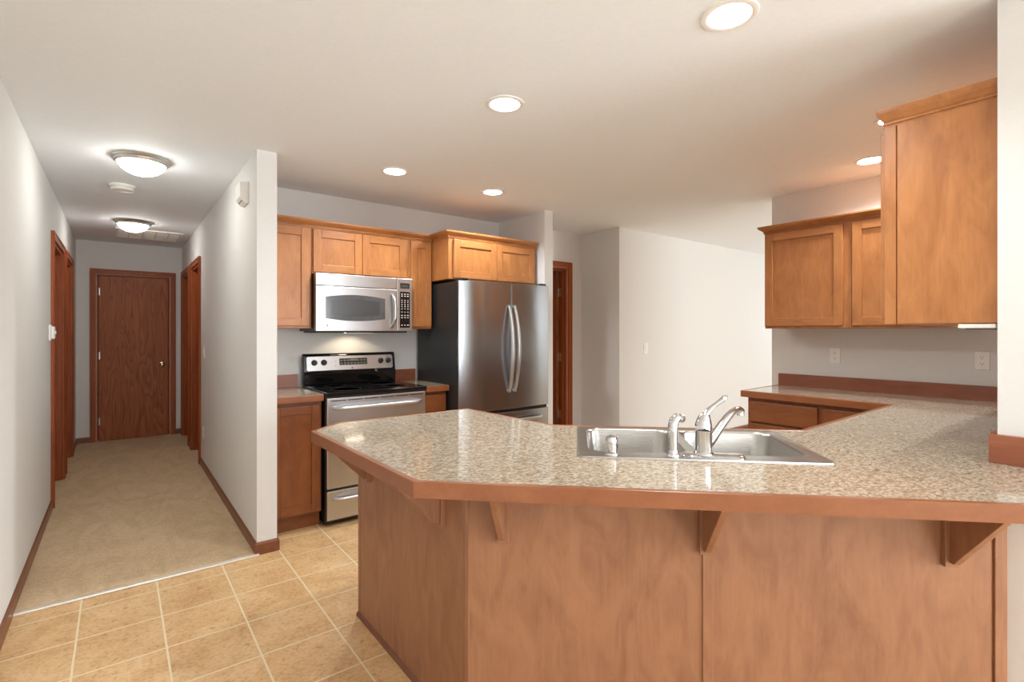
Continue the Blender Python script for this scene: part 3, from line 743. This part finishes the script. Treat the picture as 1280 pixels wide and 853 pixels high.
# faucet
fb = deck(.012, VF)
fa = thing('faucet', 'chrome single lever kitchen faucet standing on the sink deck', 'faucet', tuple(fb), R(-45))
m = MB(True); n = 24
pl = rrect(-.070, .135, -.030, .030, .029, 8)
pl2 = rrect(-.063, .128, -.024, .024, .023, 8); pl3 = rrect(-.052, .110, -.015, .015, .0145, 8)
m.loft([[(x, y, 0) for x, y in pl], [(x, y, .004) for x, y in pl], [(x, y, .010) for x, y in pl2], [(x, y, .012) for x, y in pl3]]); m.build('base_plate', chrome, fa, smooth=True)
m = MB(True).lathe((0, 0, .010), [(.034, 0), (.032, .006), (.0275, .009), (.0275, .076), (.0285, .078), (.0285, .080), (.026, .0815)]); m.build('body', chrome, fa, smooth=True)
# spout swings towards the right-hand bowl
ang = R(45 - 3)   # world direction roughly +X, in the sink's frame
dx, dy = math.cos(ang), math.sin(ang)
prof = [(.0, .030, .017), (.03, .034, .0165), (.06, .055, .0155), (.10, .085, .0145), (.14, .112, .0135), (.17, .127, .013), (.195, .134, .0125), (.215, .133, .0125), (.228, .126, .0125)]
m = MB(True).tube([(dx * s_, dy * s_, .008 + z) for s_, z, r_ in prof], [r_ for *_, r_ in prof], 16); spo = m.build('spout', chrome, fa, smooth=True)
m = MB(True).lathe((dx * .222, dy * .222, .118), [(.010, 0), (.0125, .002), (.0125, .022), (.008, .024)]); m.build('aerator', chrome, spo, smooth=True)
# lever: tilted dome and a curved flat handle
la = R(20); lx, ly = math.cos(la), math.sin(la)
m = MB(True).loft([[(r_ * math.cos(2 * math.pi * i / 24) + o_ * lx, r_ * math.sin(2 * math.pi * i / 24) + o_ * ly, z - o2 * math.cos(2 * math.pi * i / 24 - la)) for i in range(24)] for r_, o_, z, o2 in ((.0285, 0, .096, .008), (.028, .0, .104, .009), (.0245, .002, .118, .009), (.020, .004, .132, .007), (.015, .006, .143, .004), (.009, .010, .149, .002))])
lv = m.build('lever', chrome, fa, smooth=True)
hp = [(-.006, .118, .016), (.002, .138, .0145), (.014, .153, .012), (.032, .167, .0095), (.052, .179, .0090), (.070, .190, .0105), (.082, .199, .0105), (.088, .203, .006)]
m = MB(True).tube([(lx * s_, ly * s_, z) for s_, z, r_ in hp], [r_ for *_, r_ in hp], 14, flat=.75); m.build('handle', chrome, lv, smooth=True)
# side sprayer
sb = deck(-.088, VF + .002, .0)
sy = thing('sink_sprayer', 'chrome pull-out side sprayer standing left of the faucet', 'sprayer', (sb.x, sb.y, sb.z), R(-45))
m = MB(True).lathe((0, 0, 0), [(.024, 0), (.023, .006), (.018, .010), (.017, .020)]); m.build('holder', chrome, sy, smooth=True)
ax = R(35); hx, hy = math.cos(ax), math.sin(ax)
m = MB(True).tube([(0, 0, .018), (0, 0, .05), (-hx * .001, -hy * .001, .085), (0, 0, .105), (hx * .006, hy * .006, .120), (hx * .020, hy * .020, .129), (hx * .032, hy * .032, .126)], [.0155, .0155, .0165, .017, .017, .0155, .0135], 16, up=(hx, hy, 0)); wd = m.build('wand', chrome, sy, smooth=True)
m = MB(True).cyl((hx * .030, hy * .030, .1265), .0145, .014, axis=(hx, hy, -.2), seg=20); m.build('spray_head', nickel, wd, smooth=True)
# air gap cap
ab = deck(-.295, VF)
ag = thing('air_gap_cap', 'small chrome cylindrical air gap cap at the left end of the sink', 'air gap', tuple(ab), R(-45))
m = MB(True).lathe((0, 0, 0), [(.025, 0), (.024, .004), (.0205, .006), (.0205, .036), (.0195, .037), (.0195, .040), (.0205, .041), (.0205, .052), (.017, .060), (.008, .064)]); m.build('cap', chrome, ag, smooth=True)
MB(True).box(.0195, .021, -.006, .006, .022, .034).build('vent_slot', slot_m, ag)

# brackets under the overhang
def bracket(pos, ang, label, reach=.205, drop=.195):
    """pos on the panel face, ang = outward direction; gusset plate plus a cleat on the panel"""
    r = thing('countertop_bracket', label, 'bracket', (pos[0], pos[1], ZU - .001), ang, 'wooden brackets under the peninsula overhang')
    m = MB(True)
    tri = [(.018, 0), (reach, 0), (reach, -.012), (.032, -drop), (.018, -drop)]
    m.loft([[(x, -.0095, z) for x, z in tri], [(x, .0095, z) for x, z in tri]]); m.build('gusset', panelw, r, bevel=.0015)
    MB(True).box(0, .0185, -.021, .021, -drop - .014, 0).build('cleat', panelw, r, bevel=.0015)
    return r
bracket((.8993, 2.215), R(180), 'wooden bracket at the far end of the left panel, nearest the range', drop=.19)
bracket((.8993, 1.555), R(180), 'wooden bracket on the left panel next to the corner of the peninsula')
def b45(u, label):
    c = Vector((.905, 1.405)) + Vector((q2, -q2)) * u + Vector((-q2, -q2)) * (.0048 if abs(u - .755) > .05 else .0103)
    bracket((c.x, c.y), R(225), label)
b45(.118, 'wooden bracket on the angled front below the left end of the sink')
b45(.750, 'wooden bracket above the vertical batten in the middle of the angled front')
b45(1.435, 'wooden bracket nearest the white pier at the right end of the angled front')

# ------------------------------------------------------------------ outlets and switches (local: x right, y into wall)
def plate(name, label, cat, loc, rotz, kind, group=None):
    r = thing(name, label, cat, loc, rotz, group)
    MB(True).box(-.036, .036, -.006, 0, -.058, .058).build('plate', white_pl, r, bevel=.003)
    if kind == 'outlet':
        for z in (-.02, .02):
            m = MB(True).loft([[(x, -.0075, z + y) for x, y in rrect(-.017, .017, -.014, .014, .008)], [(x, -.004, z + y) for x, y in rrect(-.017, .017, -.014, .014, .008)]]); s_ = m.build('socket', white_pl, r)
            m = MB(True).box(-.0075, -.0055, -.0079, -.006, z - .001, z + .008).box(.0055, .0075, -.0079, -.006, z - .001, z + .007).cyl((0, -.006, z - .007), .0026, .0019, axis=(0, -1, 0), seg=10); m.build('slots', slot_m, s_)
    else:
        MB(True).box(-.017, .017, -.0075, -.003, -.034, .034).build('rocker_frame', white_pl, r, bevel=.001)
        m = MB(True).loft([[(-.014, -.006, -.030), (.014, -.006, -.030), (.014, -.006, .030), (-.014, -.006, .030)], [(-.013, -.0085, -.029), (.013, -.0085, -.029), (.013, -.0115, .029), (-.013, -.0115, .029)]]); m.build('rocker', white_pl, r)
    return r
plate('wall_outlet', 'white electrical outlet on the wall under the two door cabinet', 'outlet', (XO, 1.508, 1.163), R(-90), 'outlet', 'white wall outlets')
plate('wall_outlet', 'white electrical outlet beside the white pier, above the backsplash end', 'outlet', (XO, .692, 1.163), R(-90), 'outlet', 'white wall outlets')
plate('light_switch', 'white rocker switch alone on the wide far wall', 'switch', (4.578, YF, 1.161), 0, 'switch')
plate('light_switch', 'white rocker switch on the hallway side of the partition', 'switch', (XP0, 5.70, 1.147), R(-90), 'switch')
plate('wall_outlet', 'white electrical outlet low on the hallway side of the partition', 'outlet', (XP0, 5.79, .355), R(-90), 'outlet', 'white wall outlets')

# thermostat, chime, detector, vent
th = thing('thermostat', 'white wall thermostat beside the first left hallway door', 'thermostat', (XL, 5.03, 1.335), R(90))
MB(True).box(-.045, .045, -.012, 0, -.058, .058).build('back_plate', white_pl, th, bevel=.003)
MB(True).box(-.036, .036, -.032, -.012, -.046, .046).build('cover', white_pl, th, bevel=.006)
dl = MB(True).cyl((0, -.032, .0), .014, .006, axis=(0, -1, 0), seg=20); dl.build('dial', white_pl, th)
ch = thing('door_chime', 'white door chime box high on the partition near the ceiling', 'chime', (XP0, 3.66, 2.243), R(-90))
m = MB(True).loft([[(x, 0, -.075), (x, 0, .055), (x, -.045, .055), (x, -.052, .047), (x, -.052, -.045), (x, -.022, -.078)] for x in (-.072, .072)]); cv = m.build('cover', white_pl, ch, bevel=.004)
m = MB(True)
for k in range(5): m.box(-.055 + k * .024, -.043 + k * .024, -.0385, -.034, -.0655, -.0625)
m.build('grille_slot', slot_m, cv)
MB(True).box(-.076, .076, -.008, 0, -.080, .060).build('back_plate', white_pl, ch, bevel=.002)
sd = thing('smoke_detector', 'round white smoke detector on the hallway ceiling between the two dome lamps', 'detector', (.02, 4.80, H))
m = MB(True).lathe((0, 0, 0), [(.082, 0), (.082, -.010), (.076, -.013), (.074, -.030), (.066, -.038), (.03, -.040)]); m.build('housing', white_pl, sd, smooth=True)
m = MB(True).lathe((0, 0, -.018), [(.0765, 0), (.0765, -.006)]); m.build('vent_ring', plain('detector_grey', srgb(190, 188, 184), .5), sd)
av = thing('air_return_vent', 'white rectangular return air grille in the hallway ceiling behind the far lamp', 'vent', (.27, 7.03, H))
fx, fyv = .30, .315
m = MB(True); w_ = .028
m.box(-fx, fx, -fyv, -fyv + w_, -.014, 0).box(-fx, fx, fyv - w_, fyv, -.014, 0).box(-fx, -fx + w_, -fyv + w_, fyv - w_, -.014, 0).box(fx - w_, fx, -fyv + w_, fyv - w_, -.014, 0)
for k in range(1, 5): m.box(-fx + k * .12 - .006, -fx + k * .12 + .006, -fyv + w_, fyv - w_, -.012, 0)
m.build('frame', white_pl, av, bevel=.003)
m = MB(True)
for k in range(26):
    y = -fyv + w_ + .006 + k * .0215
    m.loft([[(x, y, -.003), (x, y + .0015, -.003), (x, y + .013, -.011), (x, y + .0115, -.011)] for x in (-fx + w_, fx - w_)])
m.build('louvers', white_pl, av)
MB(True).box(-fx + .01, fx - .01, -fyv + .01, fyv - .01, -.002, -.0005).build('duct_dark', plain('duct_grey', (.25, .24, .23, 1), .7), av)

# ------------------------------------------------------------------ lamps
for i, (lx_, ly_, r_, lab) in enumerate([
        (1.672, .925, .094, 'largest looking recessed ceiling light, nearest the camera above the faucet'),
        (1.470, 1.950, .094, 'recessed ceiling light alone in the middle of the kitchen ceiling'),
        (1.490, 3.226, .094, 'recessed ceiling light above the range, left of the pair near the wall cabinets'),
        (2.320, 3.234, .094, 'recessed ceiling light in front of the refrigerator cabinet'),
        (3.800, 1.152, .094, 'recessed ceiling light above the two door cabinet on the outlet wall'),
        (3.162, .850, .094, 'recessed ceiling light mostly hidden behind the crown of the large cabinet')]):
    t = thing('recessed_light', lab, 'light', (lx_, ly_, H), 0, 'recessed ceiling lights of the kitchen')
    m = MB(True).lathe((0, 0, 0), [(r_, 0), (r_, -.004), (r_ - .012, -.007), (r_ - .022, -.004), (r_ - .022, 0)], cap0=False, cap1=False); m.build('trim_ring', trim_white, t, smooth=True)
    m = MB(True).lathe((0, 0, -.001), [(r_ - .021, 0), (r_ - .022, -.002), (r_ - .04, -.0045), (.01, -.006)]); m.build('lens', lens_m, t, smooth=True)
    l = bpy.data.lights.new('can_light', 'SPOT'); l.energy = CAN_W; l.color = CAN_COL; l.spot_size = R(150); l.spot_blend = .6; l.shadow_soft_size = .05
    o = bpy.data.objects.new('can_light', l); C.objects.link(o); o.parent = t; o.location = (0, 0, -.02)

for lx_, ly_, lab in ((.115, 3.985, 'nickel rimmed dome ceiling lamp nearer the kitchen, lit, in the hallway'), (.112, 6.30, 'nickel rimmed dome ceiling lamp at the far end of the hallway, lit')):
    t = thing('dome_lamp', lab, 'lamp', (lx_, ly_, H), 0, 'flush dome lamps of the hallway')
    m = MB(True).lathe((0, 0, 0), [(0.1574, 0), (0.1599, -0.0054), (0.1558, -0.0126), (0.146, -0.018), (0.141, -0.0306), (0.1312, -0.036), (0.1246, -0.0324)], seg=48, cap1=False); m.build('rim', nickel, t, smooth=True)
    m = MB(True).lathe((0, 0, -.0306), [(0.1271, 0), (0.123, -0.0144), (0.1099, -0.0324), (0.08856, -0.0504), (0.06068, -0.0639), (0.03116, -0.072), (0.00656, -0.0738)], seg=48); m.build('glass_bowl', dome_m, t, smooth=True)
    m = MB(True).lathe((0, 0, -.103), [(0.01066, 0), (0.01066, -0.0036), (0.00656, -0.0072), (0.00656, -0.0117), (0.00328, -0.0153)], seg=20); m.build('finial', nickel, t, smooth=True)
